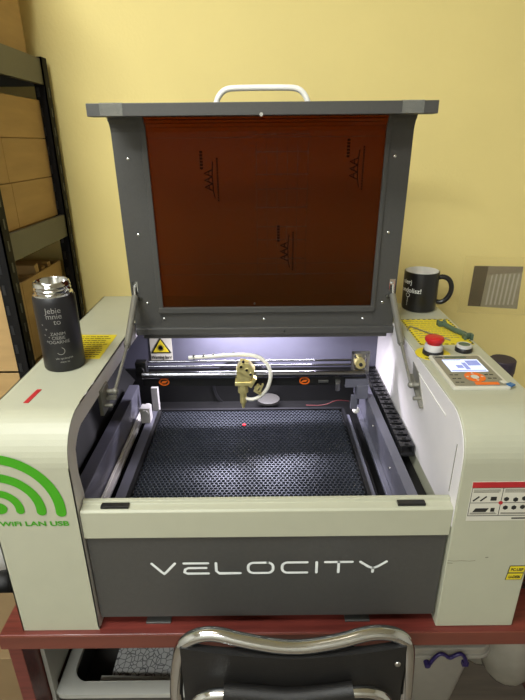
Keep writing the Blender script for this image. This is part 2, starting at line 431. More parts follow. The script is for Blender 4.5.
fr = MB(); fr.box(bx0-.004, bx0+.004, by0, by1, bz-.01, bz+.001); fr.box(bx1-.003, bx1+.004, by0, by1, bz-.01, bz+.001); fr.box(bx0, bx1, by1-.004, by1+.004, bz-.012, bz+.001); fr.box(bx0, bx1, by0-.004, by0+.003, bz-.01, bz+.001)
fr.build('bed_rim', M['plastic_black'], bed)
MB().box(-.2745, -.2545, .06, .44, .164, .179).build('bed_support', M['blue'], en, .001)
MB().box(.1915, .200, .06, .42, .160, .176).build('bed_support', M['blue'], en, .001)
MB().box(.200, .208, .06, .42, .150, .166).build('bed_support', M['black'], en, .001)
MB().cyl((-.047, .37, .1800), (-.047, .37, .1815), .0035).build('laser_dot', M['led_red'], en)
# y axis beams and rails
for (a, b) in ((-.327, -.3035), (.2325, .2505)):
    t = MB().box(a, b, .045, .475, .165, .232).build('axis_beam', M['blue'], en, .001)
MB().box(-.3035, -.2885, .045, .475, .164, .172).build('linear_rail', M['alu'], en, .001)
MB().box(.2215, .2325, .045, .475, .164, .172).build('linear_rail', M['blue'], en, .001)
MB().box(-.3005, -.2965, .05, .46, .172, .176).build('rail_ridge', M['white'], en)
for x, y in ((-.290, .078), (.2180, .080), (.2115, .405)):
    MB().sph((x, y, .196), .0085, n=14).build('end_stop', M['white'], en, smooth=True)
for y in (.15, .3): MB().cyl((.2325, y+.02, .205), (.2305, y+.02, .205), .0025).build('screw', M['steel'], en)
MB().box(-.270, -.255, .450, .466, .14, .235).build('corner_post', M['alu'], en, .001)
# left y pulley bracket
q = MB(); q.box(-.284, -.262, .385, .41, .178, .215); q.cyl((-.272, .38, .205), (-.272, .418, .205), .008); q.build('axis_carriage', M['alu'], en, .001)
q = MB(); q.box(.206, .2315, .385, .42, .235, .268); q.box(.196, .211, .392, .40, .205, .240); q.build('axis_carriage', M['blue'], en, .001)
# gantry
GY = .40
MB().box(-.272, .226, GY-.008, GY+.022, .268, .291).build('gantry_beam', M['black'], en, .001)
MB().cyl((-.270, GY-.010, .2975), (.222, GY-.010, .2975), .0080).build('gantry_rod', M['rod'], en, smooth=True)
MB().cyl((-.270, GY+.008, .3105), (.222, GY+.008, .3105), .0024).build('gantry_rod', M['rod'], en, smooth=True)
MB().cyl((-.270, GY+.020, .3165), (.222, GY+.020, .3165), .0024).build('gantry_rod', M['rod'], en, smooth=True)
for xx in (-.2235, .0890):
    t = MB().lathe([(.0078, 0), (.0102, 0), (.0102, .002), (.0078, .002), (.0078, 0)], (0, 0, 0), 24, False)
    for v in t.b.verts: v.co = Vector((xx, GY-.0085, .2800))+Vector((v.co.x*1.15, -v.co.z, v.co.y*.85))
    t = t.build('direction_mark', M['orange'], en)
    MB().prism([(xx-.007, .2770), (xx+.003, .2775), (xx+.007, .2825), (xx-.003, .2825)], GY-.0105, GY-.0086, 'y').build('mark_arrow', M['orange'], t)
q = MB(); q.box(.193, .231, GY-.004, GY, .293, .299); q.box(.193, .231, GY-.004, GY, .340, .345); q.box(.193, .198, GY-.004, GY, .293, .345); q.box(.226, .231, GY-.004, GY, .293, .345); q.box(.198, .226, GY+.010, GY+.014, .293, .340)
q = q.build('end_plate', M['steel'], en, .001)
MB().cyl((.212, GY-.008, .318), (.212, GY+.010, .318), .011).build('pulley', M['brass'], q, smooth=True)
MB().cyl((.212, GY-.012, .318), (.212, GY-.008, .318), .004).build('pulley_nut', M['ink'], q)
for x in (.200, .224):
    for z in (.303, .334): MB().cyl((x, GY-.008, z), (x, GY+.009, z), .0022).build('screw', M['steel'], q)
MB().box(.180, .232, GY-.010, GY+.02, .262, .2835).build('rail_mount', M['blue'], en, .001)
MB().cyl((.163, GY-.014, .258), (.163, GY-.014, .276), .005).box(.158, .168, GY-.016, GY, .2760, .282).build('idler', M['steel'], en, .0005)
MB().box(.120, .142, GY-.0125, GY-.0085, .2760, .2815).build('limit_switch', M['steel'], en, .0005)
q = MB(); q.box(-.286, -.262, GY-.004, GY+.016, .288, .325); q.cyl((-.274, GY-.010, .308), (-.274, GY-.002, .308), .008); q.cyl((-.262, GY-.012, .297), (-.25, GY-.012, .297), .006); q.build('end_plate', M['black'], en, .001)
# laser head
hd = MB(); hd.box(-.060, -.031, GY-.034, GY-.013, .285, .318); hd.prism([(-.062, .318), (-.028, .300), (-.020, .318), (-.034, .336), (-.052, .338)], GY-.038, GY-.014, 'y'); hd.box(-.0645, -.0265, GY-.036, GY-.012, .281, .290)
hd.box(-.030, -.022, GY-.034, GY-.018, .275, .300, Matrix.Rotation(.5, 3, 'Y')); hd = hd.build('laser_head', M['brass'], en, .0012)
MB().cyl((-.0475, GY-.024, .262), (-.0475, GY-.024, .286), .0115).cyl((-.0475, GY-.024, .236), (-.0475, GY-.024, .262), .0075).cyl((-.0475, GY-.024, .222), (-.0475, GY-.024, .236), .0030, .0060).build('nozzle', M['brass'], hd, smooth=True)
MB().box(-.024, -.008, GY-.034, GY-.026, .262, .268, Matrix.Rotation(.6, 3, 'Y')).box(-.010, -.006, GY-.034, GY-.028, .262, .285, Matrix.Rotation(.4, 3, 'Y')).box(-.020, -.012, GY-.034, GY-.026, .270, .282, Matrix.Rotation(.7, 3, 'Y')).build('mirror_lever', M['brass'], hd)
for (x, z) in ((-.050, .330), (-.038, .322), (-.030, .312), (-.045, .341)): MB().cyl((x, GY-.042, z), (x, GY-.037, z), .0028).build('adjusting_screw', M['chrome'], hd)
hs = MB().tube([(-.168, .41, .330), (-.12, .405, .334), (-.07, .395, .3425), (-.03, .39, .3450), (-.004, .385, .338), (.012, .378, .318), (.014, .375, .295), (.006, .374, .268), (-.012, .374, .248), (-.030, .374, .242), (-.042, .375, .246)], .0042, smooth=2)
hs = hs.build('air_hose', M['hose'], en, smooth=True)
for k in range(5):
    x = -.158+k*.022; z = .331+.0025*k; MB().cyl((x, .4105-.0022*k, z), (x+.004, .410-.0022*k, z+.0004), .0056).build('hose_marking', M['ink'], hs)
MB().tube([(.20, .44, .20), (.17, .43, .21), (.14, .42, .20), (.10, .45, .185)], .0010, smooth=2).build('red_wire', M['darkred'], en)
# warning sticker on back wall
ws = MB().box(-.288, -.233, .560, .562, .259, .323).build('warning_sticker', M['paper'], en)
MB().prism([(-.286, .2795), (-.235, .2795), (-.2605, .3215)], .5585, .560, 'y').build('triangle_border', M['ink'], ws)
MB().prism([(-.2805, .2825), (-.2405, .2825), (-.2605, .3155)], .5573, .5585, 'y').build('triangle', M['yellow'], ws)
q = MB()
q.cyl((-.2605, .5562, .2945), (-.2605, .5573, .2945), .0050)
for k in range(12):
    a = k*pi/6; q.box(-.2605-.0005, -.2605+.0005, .5562, .5573, .2945, .3030, Matrix.Rotation(a, 3, 'Y'), (-.2605, .5568, .2945))
q.build('laser_symbol', M['ink'], ws)
text_mesh('Warning laser', .0112, lambda x, y: (-.2605+x, .5585, .2640+y*1.1), 'sticker_text', M['ink'], ws, 'CENTER', bold=.0004, sx=.80)
# cable chain on the right
ch = MB().box(.2560, .2835, .19, .55, .2165, .2195).build('cable_chain', M['plastic_black'], en)
lk = None
for k in range(17):
    y = .195+k*.0210
    if lk is None:
        q = MB(); q.box(.2560, .2600, y, y+.0185, .2195, .2365); q.box(.2795, .2835, y, y+.0185, .2195, .2365); q.box(.2600, .2795, y+.001, y+.0135, .2335, .2365); q.box(.266, .274, y+.005, y+.0095, .2365, .2385)
        lk = q.build('chain_link', M['plastic_black'], ch, .0005)
    else: dup(lk, (0, k*.0210, 0))
MB().tube([(.2535, .20+.0, .212)]+[(.2535+.004*sin(k*1.9), .20+k*.012, .212+.003*cos(k*1.9)) for k in range(1, 28)], .0022, n=6).build('spiral_cable', M['white'], en, smooth=True)
MB().box(.2510, .2855, .045, .56, .185, .190).build('cable_tray', M['black'], en)

# control side: labels, buttons, keypad
yl = MB().prism([(-.3885, .375), (-.309, .373), (-.309, .248), (-.3885, .248)], H+.0001, H+.0006, 'z').build('instruction_label', M['yellow'], en)
q = MB()
for k in range(11):
    y = .362-k*.0105
    x = -.384
    while x < -.322:
        l_ = random.uniform(.004, .013); q.box(x, min(x+l_, -.315), y-.0012, y+.0012, H+.0006, H+.0009); x += l_+.0018
q.build('fine_print', M['ink'], yl)
MB().box(-.3755, -.3675, .078, .124, H+.0001, H+.0007, Matrix.Rotation(-.06, 3, 'Z')).build('red_sticker', M['redink'], en)
yr = MB().box(.3065, .4135, .300, .452, H+.0001, H+.0006).build('instruction_label', M['yellow'], en)
q = MB()
for k in range(9):
    for (yy) in (.3015, .4485):
        q.box(.3075+k*.0122, .3075+k*.0122+.0065, yy, yy+.003, H+.0006, H+.0009)
for k in range(12):
    for xx in (.3070, .4100):
        q.box(xx, xx+.003, .303+k*.0122, .3095+k*.0122, H+.0006, H+.0009)
q.build('dashed_border', M['ink'], yr)
q = MB()
for k in range(9):
    y = .438-k*.0125; x = .316
    while x < .398:
        l_ = random.uniform(.004, .014); q.box(x, min(x+l_, .404), y-.0009, y+.0009, H+.0006, H+.0009); x += l_+.002
q.build('fine_print', M['greyink'], yr)
es = MB().lathe([(0, 0), (.0320, 0), (.0320, .0012), (0, .0012)], (.3165, .255, H)).build('emergency_stop', M['yellow'], en)
def ringtext(s_, R_, cx, cy, z, a0, name, par, size):
    step = .115
    for i, c in enumerate(s_):
        if c == ' ': continue
        a = a0+i*step
        text_mesh(c, size, lambda x, y: (cx+(R_-y)*cos(a)-x*sin(a)*1, cy+(R_-y)*sin(a)+x*cos(a), z), name, M['ink'], par, 'CENTER', bold=.0002)
ringtext('EMERGENCY STOP', .0300, .3165, .255, H+.0015, -pi/2-.75, 'ring_letter', es, .0065)
MB().lathe([(0, 0), (.0190, 0), (.0190, .006), (.0180, .008), (0, .008)], (.3165, .255, H+.0012)).build('button_base', M['plastic_black'], es, smooth=True)
MB().lathe([(0, 0), (.0165, 0), (.0165, .009), (.0150, .012), (0, .012)], (.3165, .255, H+.0092)).build('button_collar', M['alu'], es, smooth=True)
MB().lathe([(0, 0), (.0125, 0), (.0125, .004), (.0160, .005), (.0178, .009), (.0168, .013), (.0115, .0155), (0, .0162)], (.3165, .255, H+.0212)).build('button_cap', M['red'], es, smooth=True)
ks = MB().lathe([(0, 0), (.0160, 0), (.0160, .006), (.0145, .008), (0, .008)], (.3800, .270, H)).build('round_switch', M['plastic_black'], en, smooth=True)
MB().lathe([(0, 0), (.0140, 0), (.0140, .005), (.0115, .006), (.0110, .0045), (0, .0045)], (.3800, .270, H+.008)).build('switch_ring', M['alu'], ks, smooth=True)
MB().cyl((.38, .27, H+.0125), (.38, .27, H+.0135), .0105).build('switch_cap', M['toolgreen'], ks)
q = MB().box(.372, .398, .2425, .2490, H+.0001, H+.0006).build('switch_label', M['yellow'], en)
text_mesh('LASER', .0055, lambda x, y: (.385+x, .2436+y, H+.0009), 'label_text', M['ink'], q, 'CENTER', bold=.0001, sx=1.1)
def rrect(x0, x1, y0, y1, r, n=5):
    pts = []
    for cx_, cy_, a in ((x1-r, y1-r, 0), (x0+r, y1-r, pi/2), (x0+r, y0+r, pi), (x1-r, y0+r, 1.5*pi)):
        for k in range(n+1): pts.append((cx_+r*cos(a+k*pi/2/n), cy_+r*sin(a+k*pi/2/n)))
    return pts
kp = MB().prism(rrect(.3020, .4045, .106, .2390, .006), H, H+.005, 'z').build('control_panel', M['paper'], en, .001)
MB().prism(rrect(.3080, .3990, .112, .2330, .003), H+.005, H+.0058, 'z').build('keypad_film', M['silver_face'], kp)
sn = MB().prism(rrect(.3205, .3890, .1640, .2150, .001), H+.0058, H+.0064, 'z').build('display_screen', M['screen'], kp)
q = MB(); q.box(.323, .355, .2115, .2130, H+.0064, H+.0067); q.box(.362, .386, .188, .209, H+.0064, H+.0067); q.box(.338, .350, .178, .190, H+.0064, H+.0067); q.box(.323, .386, .1665, .1690, H+.0064, H+.0067); q.box(.352, .360, .172, .200, H+.0064, H+.0067)
q = q.build('screen_graphics', M['screen_ink'], kp)
q = MB().lathe([(.0085, 0), (.0180, 0), (.0180, .0008), (.0085, .0008), (.0085, 0)], (.3545, .1430, H+.0058), 32, False); q.build('arrow_ring', M['orange'], kp)
MB().cyl((.3545, .143, H+.0058), (.3545, .143, H+.0068), .0070).build('centre_key', M['paper'], kp)
MB().box(.345, .386, .1145, .1225, H+.0058, H+.0066).build('orange_key', M['orange'], kp)
q = MB()
for a in range(4):
    c_ = Vector((.3545, .143))+Vector((cos(a*pi/2), sin(a*pi/2)))*.0132
    q.prism([(c_.x+.003*cos(a*pi/2+b), c_.y+.003*sin(a*pi/2+b)) for b in (0, 2.1, -2.1)], H+.0066, H+.0070, 'z')
q.build('arrow_marks', M['paper'], kp)
q = MB()
for x in (.3155, .3245, .3790, .3880):
    for y in (.152, .138, .124):
        if y < .13 and x > .34: continue
        q.box(x-.0032, x+.0032, y-.0012, y+.0012, H+.0058, H+.0062)
q.box(.312, .326, .2245, .2275, H+.0058, H+.0062)
q.build('key_text', M['ink'], kp)
MB().box(.330, .372, .2230, .2285, H+.0058, H+.0062).build('panel_title', M['toolgreen'], kp)
MB().box(.392, .402, .118, .128, H+.0059, H+.0068, Matrix.Rotation(.3, 3, 'Z')).build('film_tab', M['paper'], kp)
MB().box(.399, .410, .108, .118, H+.0052, H+.0075, Matrix.Rotation(.5, 3, 'Z')).build('film_tab', M['bluefilm'], kp)

for o in [kp]+list(kp.children_recursive):
    for v in o.data.vertices: v.co.x = .302+(v.co.x-.302)*.925
# lid
LY = lambda z: .4405-.0475*(z-.378)
prof = [(LY(.400), .400), (LY(.6), .6), (LY(.775), .775)]
cy_, cz_, R_ = LY(.78)-.040, .783, .040
for k in range(1, 9):
    a = k*(pi/2)/8; prof.append((cy_+R_*cos(a), cz_+R_*sin(a)))
prof += [(.36, .8255), (.312, .829)]
lid = MB()
for a, b in ((-.286, -.2270), (.2400, .286)):
    lid.strip(prof, .004, a, b)
lid.box(-.286, .286, LY(.39)-.002, LY(.39)+.002, .392, .4270)
# returns at the sides (depth of the lid shell)
for a, b in ((-.286, -.2835), (.2835, .286)):
    lid.strip([(y+.013, z) for y, z in prof[:-4]], .022, a, b)
lid.box(-.286, .286, .290, .322, .8120, .8315)
lid = lid.build('lid', M['dark'], en, .0008)
# bottom hinge roll
MB().box(-.2840, .2880, .4300, .4520, .376, .3930).box(-.270, .275, .4360, .4480, .366, .3775).build('hinge_roll', M['dark'], lid, .002)
# inner retaining frame
q = MB(); ip = [(y-.004, z) for y, z in prof if z > .43]
ip = [(LY(.432)-.004, .432)]+ip[:-2]
q.strip(ip, .006, -.2300, -.2190); q.strip(ip, .006, .2330, .2420); q.box(-.2300, .2420, LY(.43)-.008, LY(.43)-.001, .4270, .4400)
q.build('window_frame', M['dark'], lid, .001)
pp = [(LY(.43)+.003, .430)]+[(y+.003, z) for y, z in prof[1:]]
pn = MB().strip(pp, .003, -.2290, .2410).build('window_pane', M['acrylic'], lid)
# screws on the lid
s0 = MB().lathe([(0, -.0005), (.0033, -.0005), (.0030, .001), (.0015, .0021), (0, .0022)], (0, 0, 0), 14)
for v in s0.b.verts: v.co = Vector((v.co.x, -v.co.z, v.co.y))
for v in s0.b.verts: v.co += Vector((-.220, LY(.412)-.002, .412))
s0 = s0.build('screw', M['chrome'], lid, smooth=True)
for x, z in ((0, .410), (.219, .409), (-.259, .744), (-.256, .598), (-.253, .450), (.2545, .744), (.2565, .598), (.258, .447)):
    dup(s0, (x+.220, LY(z)-LY(.412), z-.412))
MB().cyl((.045, LY(.385)-.014, .384), (.045, LY(.385)-.010, .384), .0022).build('screw', M['ink'], lid)
MB().cyl((-.002, .289, .813), (-.002, .294, .813), .003).build('screw', M['steel'], lid)
MB().cyl((-.02, LY(.445)-.008, .4475), (-.02, LY(.445)-.002, .4475), .002).build('screw', M['ink'], lid)
# tapes on lid bar
for a, b in ((-.2640, -.2270), (.2270, .2620)):
    MB().box(a, b, .2890, .2900, .8128, .8320).box(a, b, .2895, .306, .8315, .8322).build('tape_strip', M['tape'], lid)
# lid handle
MB().tube([(-.078, .322, .829), (-.0735, .322, .842), (-.062, .322, .8525), (-.045, .322, .8545), (.044, .322, .8545), (.061, .322, .8525), (.0725, .322, .842), (.077, .322, .829)], .0048, smooth=2).build('handle', M['white'], lid, smooth=True)
# film marks on the pane
def fm(cx, cz, s=1, big=True):
    f = lambda x, z: (cx+x*s, LY(cz+z*s)-.0000, cz+z*s)
    q = MB()
    for k in range(3):
        z = .012-k*.013
        stroke2d(q, [(.004, z+.007), (-.010, z+.001), (.004, z-.005)], .0020, f); stroke2d(q, [(-.002, z+.004), (-.002, z-.003)], .0014, f)
    stroke2d(q, [(.007, .034), (.005, .01), (.006, -.020), (.009, -.034)], .0016, f)
    for k in range(16): q.poly([f(.014+dx, .038-k*.0052+dz) for dx, dz in ((0, 0), (.003, 0), (.003, .003), (0, .003))])
    for k in range(6): q.poly([f(-.018+dx, .050-k*.0058+dz) for dx, dz in ((0, 0), (.006, 0), (.006, .0035), (0, .0035))])
    return q
for (x, z) in ((-.104, .703), (.180, .722), (.046, .560), (.045, .805)):
    if z > .8: continue
    q = fm(x, z)
    for v in q.b.verts: v.co.y = LY(v.co.z)+.0010
    q.build('printed_mark', M['film_mark'], pn)
q = MB()  # reflected ceiling grid drawn as thin dark lines on the pane
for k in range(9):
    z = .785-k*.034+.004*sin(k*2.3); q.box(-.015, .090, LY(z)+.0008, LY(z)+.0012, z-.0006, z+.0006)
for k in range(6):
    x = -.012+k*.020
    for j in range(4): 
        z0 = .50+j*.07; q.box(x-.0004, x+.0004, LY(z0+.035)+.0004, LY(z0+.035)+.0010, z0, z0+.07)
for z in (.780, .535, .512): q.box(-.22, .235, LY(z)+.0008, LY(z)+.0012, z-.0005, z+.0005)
q.build('painted_ceiling_reflection', M['reflection_line'], pn)

# gas struts
def strut(s, up_, mid, low):
    r = MB().cyl(up_, mid, .0068, n=20); r.sph(up_, .0045)
    r = r.build('gas_strut', M['strut'], en, smooth=True)
    MB().cyl(mid, low, .0030).cyl(Vector(mid), Vector(mid)+(Vector(low)-Vector(mid)).normalized()*.004, .0055).build('piston_rod', M['strut'], r, smooth=True)
    sx = s*.2865
    if s < 0:
        q = MB(); q.box(-.292, -.2855, .165, .205, .326, .374); q.box(-.292, -.268, .188, .196, .345, .352)
    else:
        q = MB(); q.prism([(.186, .322), (.262, .352), (.270, .378), (.232, .372)], .2862, .2875); q.prism([(.186, .322), (.262, .352), (.262, .356), (.186, .326)], .2800, .2862)
    q.cyl((sx, low[1], low[2]), (low[0]-s*.004, low[1], low[2]), .0045); q.cyl((sx, low[1]-.02, low[2]-.018), (low[0], low[1]-.02, low[2]-.018), .0035)
    q.sph(low, .0065)
    q.build('lower_bracket', M['strut'], r)
    q = MB(); q.box(s*.276-.006, s*.276+.006, LY(.48)-.0035, LY(.48)-.0015, .474, .499); q.cyl((s*.276, LY(.48), .489), (s*.276, LY(.48)-.010, .489), .0035)
    q.cyl((s*.272, LY(.46), .466), (s*.272, LY(.46)-.012, .466), .003); q.cyl((s*.266, LY(.46), .462), (s*.266, LY(.46)-.010, .462), .0028)
    q.cyl((s*.276, LY(.48)-.008, .490), up_, .003)
    q.build('upper_bracket', M['chrome'], r, smooth=True)
strut(-1, (-.2760, .4230, .468), (-.2735, .315, .3995), (-.2715, .197, .358))
strut(1, (.2765, .4230, .466), (.2735, .318, .3985), (.2720, .223, .352))

# ================= THERMOS =================
th = thing('thermos_flask', 'black thermos with engraved lettering and bare steel neck, standing on the left cabinet', 'thermos flask', (-.3630, .223, H))
bz_ = H+.0008
MB().lathe([(0, 0), (.0335, 0), (.0352, .003), (.0352, .121), (.0347, .1300), (.0325, .1335), (.0322, .1340)], (-.3630, .223, bz_), 48, False).build('body', M['thermos'], th, smooth=True)
MB().lathe([(.0324, .1335), (.0324, .1365), (.0295, .1385), (.0300, .1425), (.0308, .1435), (.0300, .1445), (.0302, .1485), (.0308, .1495), (.0300, .1510), (.0292, .1555), (.0275, .1570), (.0262, .1550), (.0262, .05), (0, .048)], (-.3630, .223, bz_), 48, False).build('steel_neck', M['chrome'], th, smooth=True)
MB().cyl((-.3340, .212, bz_+.142), (-.3290, .210, bz_+.147), .003).build('neck_lug', M['chrome'], th)
def wrap(cx, cy, r, a0, z0):
    return lambda x, y: (cx+(r+.0004)*sin(a0+x/r), cy-(r+.0004)*cos(a0+x/r), z0+y)
def wtext(t_, size, a0, z0, par, m_, r, c, sx=1, bold=0):
    text_mesh(t_, size, wrap(c[0], c[1], r, a0, z0), 'engraved_text', m_, par, 'CENTER', bold=bold, sx=sx)
tc_ = (-.3630, .223)
wtext('Jebie', .0135, .24, bz_+.1085, th, M['engrave'], .0352, tc_)
wtext('mnie', .0135, .24, bz_+.0985, th, M['engrave'], .0352, tc_)
wtext('to', .0135, .36, bz_+.0885, th, M['engrave'], .0352, tc_)
wtext('ZANIM', .0080, .30, bz_+.0690, th, M['engrave'], .0352, tc_)
wtext('CIEBIE', .0080, .30, bz_+.0615, th, M['engrave'], .0352, tc_)
wtext('OGARNIE', .0080, .30, bz_+.0540, th, M['engrave'], .0352, tc_)
q = MB(); f = wrap(-.3630, .223, .0352, .30, bz_+.040)
stroke2d(q, [(.0065*cos(a), .0065*sin(a)) for a in [radians(-150+k*20) for k in range(12)]], .0010, f, False)
for (x, y, r_) in ((-.018, .040, .0018), (-.022, .030, .0012), (-.015, .026, .0011), (-.019, .018, .0020), (-.024, .048, .0015)):
    stroke2d(q, [(x-r_, y), (x+r_, y)], .0007, f); stroke2d(q, [(x, y-r_), (x, y+r_)], .0007, f)
q.build('engraved_stars', M['engrave'], th)
wtext('ale spokojnie', .0055, .42, bz_+.0245, th, M['engrave'], .0352, tc_)
wtext('mam to', .0050, .42, bz_+.0180, th, M['engrave'], .0352, tc_)

# ================= MUG =================
mc = (.3705, .534)
mg = thing('mug', 'black mug with white inside and handwritten white lettering, at the back of the right cabinet', 'mug', (mc[0], mc[1], H))
MB().lathe([(0, 0), (.036, 0), (.0385, .002), (.0395, .008), (.0400, .0890), (.0395, .0910), (.0375, .0915)], (*mc, H+.0008), 48, False).build('body', M['mugblack'], mg, smooth=True)
MB().lathe([(.0378, .0910), (.0372, .0920), (.0362, .089), (.0360, .010), (0, .008)], (*mc, H+.0010), 48, False).build('mug_inside', M['mugwhite'], mg, smooth=True)
MB().tube([(.405, .528, .476), (.418, .526, .480), (.432, .522, .474), (.439, .520, .458), (.438, .520, .440), (.430, .522, .424), (.418, .526, .4165), (.4035, .530, .420)], .0058, smooth=2).build('handle', M['mugblack'], mg, smooth=True)
def mt(t_, size, a0, z0, bold=.0002): text_mesh(t_, size, wrap(mc[0], mc[1], .0400, a0, z0), 'handwriting', M['lettering'], mg, 'LEFT', bold=bold)
mt('nierj', .0150, -1.50, H+.066); mt('ondolisz!', .0150, -1.58, H+.047)
q = MB(); f = wrap(mc[0], mc[1], .0400, -1.02, H+.040)
stroke2d(q, [(.005*cos(a), .0045*sin(a)) for a in [k*2*pi/16 for k in range(17)]], .0009, f, False); stroke2d(q, [(0, -.005), (-.001, -.025)], .0008, f)
q.build('drawn_figure', M['lettering'], mg)

# ================= SMALL TOOLS =================
zt_ = H+.0009
q = MB()
q.tube([(.386, .400, zt_+.0065), (.396, .368, zt_+.0060), (.408, .338, zt_+.0065)], .0055, n=10)
for (c_, d_) in (((.384, .405), 1), ((.410, .332), -1)):
    q.box(c_[0]-.009, c_[0]+.009, c_[1]-.004, c_[1]+.004, zt_, zt_+.011); q.box(c_[0]-.009, c_[0]-.004, c_[1], c_[1]+d_*.011, zt_, zt_+.012); q.box(c_[0]+.004, c_[0]+.009, c_[1], c_[1]+d_*.011, zt_, zt_+.012)
tag(q.build('double_ended_spanner', M['toolgreen'], None, .001, base=(.396, .368, H)), 'small dark green double-ended spanner lying on the yellow label near the mug', 'spanner')
q = MB().tube([(.302, .376, zt_+.0022), (.313, .402, zt_+.0022), (.325, .384, zt_+.0022), (.345, .352, zt_+.0022), (.372, .318, zt_+.0022)], .0017, n=8, smooth=1)
tag(q.build('hex_key', M['steel'], None, smooth=True, base=(.335, .36, H)), 'thin bent steel hex key lying on the yellow label behind the red button', 'hex key')

# ================= THINGS ON THE TABLE RIGHT =================
cn = thing('canister', 'dark plum round canister standing behind the right cabinet near the wall', 'canister', (.618, .57, 0))
MB().lathe([(0, 0), (.030, 0), (.031, .004), (.031, .236), (.029, .243), (0, .245)], (.618, .57, .0005), 40).build('body', M['canister'], cn, smooth=True)
MB().lathe([(.0312, .214), (.0325, .214), (.0325, .246), (.030, .2485), (0, .2485)], (.618, .57, .0005), 40).build('cap', M['canister'], cn, smooth=True)
wb = thing('wire_basket', 'black wire mesh basket on the table beside the right cabinet', 'basket', (.51, .12, 0))
q = MB()
bxa, bxb, bya, byb = .455, .58, .075, .20
for z in [.004+.0125*k for k in range(10)]:
    q.tube([(bxa, bya, z), (bxb, bya, z)], .0014, 6); q.tube([(bxa, byb, z), (bxb, byb, z)], .0014, 6); q.tube([(bxa, bya, z), (bxa, byb, z)], .0014, 6); q.tube([(bxb, bya, z), (bxb, byb, z)], .0014, 6)
for k in range(11):
    x = bxa+k*.0125; q.tube([(x, bya, .002), (x, bya, .118)], .0014, 6); q.tube([(x, byb, .002), (x, byb, .118)], .0014, 6); q.tube([(x, bya, .0025), (x, byb, .0025)], .0014, 6)
    y = bya+k*.0125; q.tube([(bxa, y, .002), (bxa, y, .118)], .0014, 6); q.tube([(bxb, y, .002), (bxb, y, .118)], .0014, 6)
q.build('mesh_body', M['plastic_black'], wb)
q = MB(); q.tube([(bxa, bya, .119), (bxb, bya, .119), (bxb, byb, .119), (bxa, byb, .119), (bxa, bya, .119)], .003, 8); q.build('rim', M['plastic_black'], wb)
q = MB()
pts = [(.515+.035*sin(k*1.7)*cos(k*.31), .137+.035*cos(k*1.3), .012+.0016*k) for k in range(60)]
q.tube(pts, .004, 8, smooth=1)
tag(q.build('coiled_cable', M['plastic_black'], None, smooth=True, base=(.515, .137, .006)), 'black cable coiled inside the wire mesh basket', 'cable')

# ================= PICTURE ON WALL =================
yw = YW-.0006
pc = thing('taped_photograph', 'small photograph of ribbed panels stuck on the yellow wall under clear tape', 'picture', (.66, YW, .38))
MB().prism([(.592, .4475), (.727, .444), (.733, .320), (.588, .331)], yw-.0006, yw, 'y').build('photo_print', mat('grey_photo_print', (150, 142, 122), .3, var=.1, scale=30), pc)
MB().prism([(.590, .4475), (.630, .4465), (.625, .329), (.588, .331)], yw-.0010, yw-.0006, 'y').build('dark_area', mat('dark_brown_photo_print', (72, 56, 46), .3, var=.4, scale=30), pc)
MB().prism([(.630, .4465), (.727, .444), (.728, .428), (.629, .420)], yw-.0010, yw-.0006, 'y').build('upper_area', mat('taupe_photo_print', (130, 118, 102), .3, var=.1, scale=30), pc)
q = MB()
for k in range(7):
    x = .642+k*.0125; q.prism([(x, .423-.006*(k == 0)), (x+.0045, .424), (x+.001, .333), (x-.004, .334)], yw-.0014, yw-.0008, 'y')
q.build('ribs', mat('pale_photo_print', (188, 182, 168), .3), pc)
MB().prism([(.562, .476), (.76, .470), (.765, .300), (.560, .312)], yw-.0024, yw-.0018, 'y').build('clear_tape', M['walltape'], pc)

# ================= SHELVING UNIT =================
XS = -.508
sh = thing('shelving_unit', 'black slotted-post shelving unit with dark beams left of the engraver', 'shelving unit', (-1.0, .55, -T))
for y0 in (.375, .715):
    p_ = MB(); 
    p_.box(XS-.026, XS, y0, y0+.003, -T, .958); p_.box(XS-.003, XS, y0-.0, y0+.030, -T, .958)
    p_ = p_.build('post', M['shelf'], sh)
    q = MB()
    for k in range(36):
        z = -.63+k*.0430; q.box(XS-.0002, XS+.0008, y0+.013, y0+.019, z, z+.020); q.box(XS-.022, XS-.016, y0-.0008, y0+.0004, z, z+.020)
    q.build('slots', M['plastic_black'], p_)
for x0 in (-1.46,):
    for y0 in (.375, .715): MB().box(x0, x0+.034, y0, y0+.003, -T, .972).box(x0, x0+.003, y0, y0+.034, -T, .972).build('post', M['shelf'], sh)
for z in (.900, .549, .08, -.56):
    MB().box(XS-.014, XS-.003, .380, .745, z, z+.055).build('side_beam', M['beam'], sh, .001)
    MB().box(-1.457, -1.445, .380, .745, z, z+.055).build('side_beam', M['beam'], sh, .001)
    for y in (.378, .738): MB().box(-1.45, XS-.006, y, y+.010, z, z+.055).build('front_beam' if y < .5 else 'rear_beam', M['beam'], sh, .001)
    MB().box(-1.45, XS-.006, .384, .742, z+.046, z+.052).build('deck', M['card_edge'], sh)
def carton(x0, x1, y0, y1, z0, z1, label, group, lidseam=True, m=None, open_=False):
    c = thing('cardboard_box', label, 'box', ((x0+x1)/2, (y0+y1)/2, z0), group)
    if open_:
        q = MB(); q.box(x0, x1, y0, y0+.004, z0, z1); q.box(x0, x1, y1-.004, y1, z0, z1); q.box(x0, x0+.004, y0, y1, z0, z1); q.box(x1-.004, x1, y0, y1, z0, z1); q.box(x0, x1, y0, y1, z0, z0+.004)
        q.build('carton', M['card'], c)
    else: MB().box(x0, x1, y0, y1, z0, z1).build('carton', m or M['card'], c, .0015)
    if lidseam:
        ym = y0+(y1-y0)*.22
        MB().box(x1-.0002, x1+.0004, ym-.0006, ym+.0006, z0+.001, z1-.001).build('corner_seam', M['card_edge'], c)
    return c
xb = XS-.020
G = 'cardboard boxes on the middle shelf'
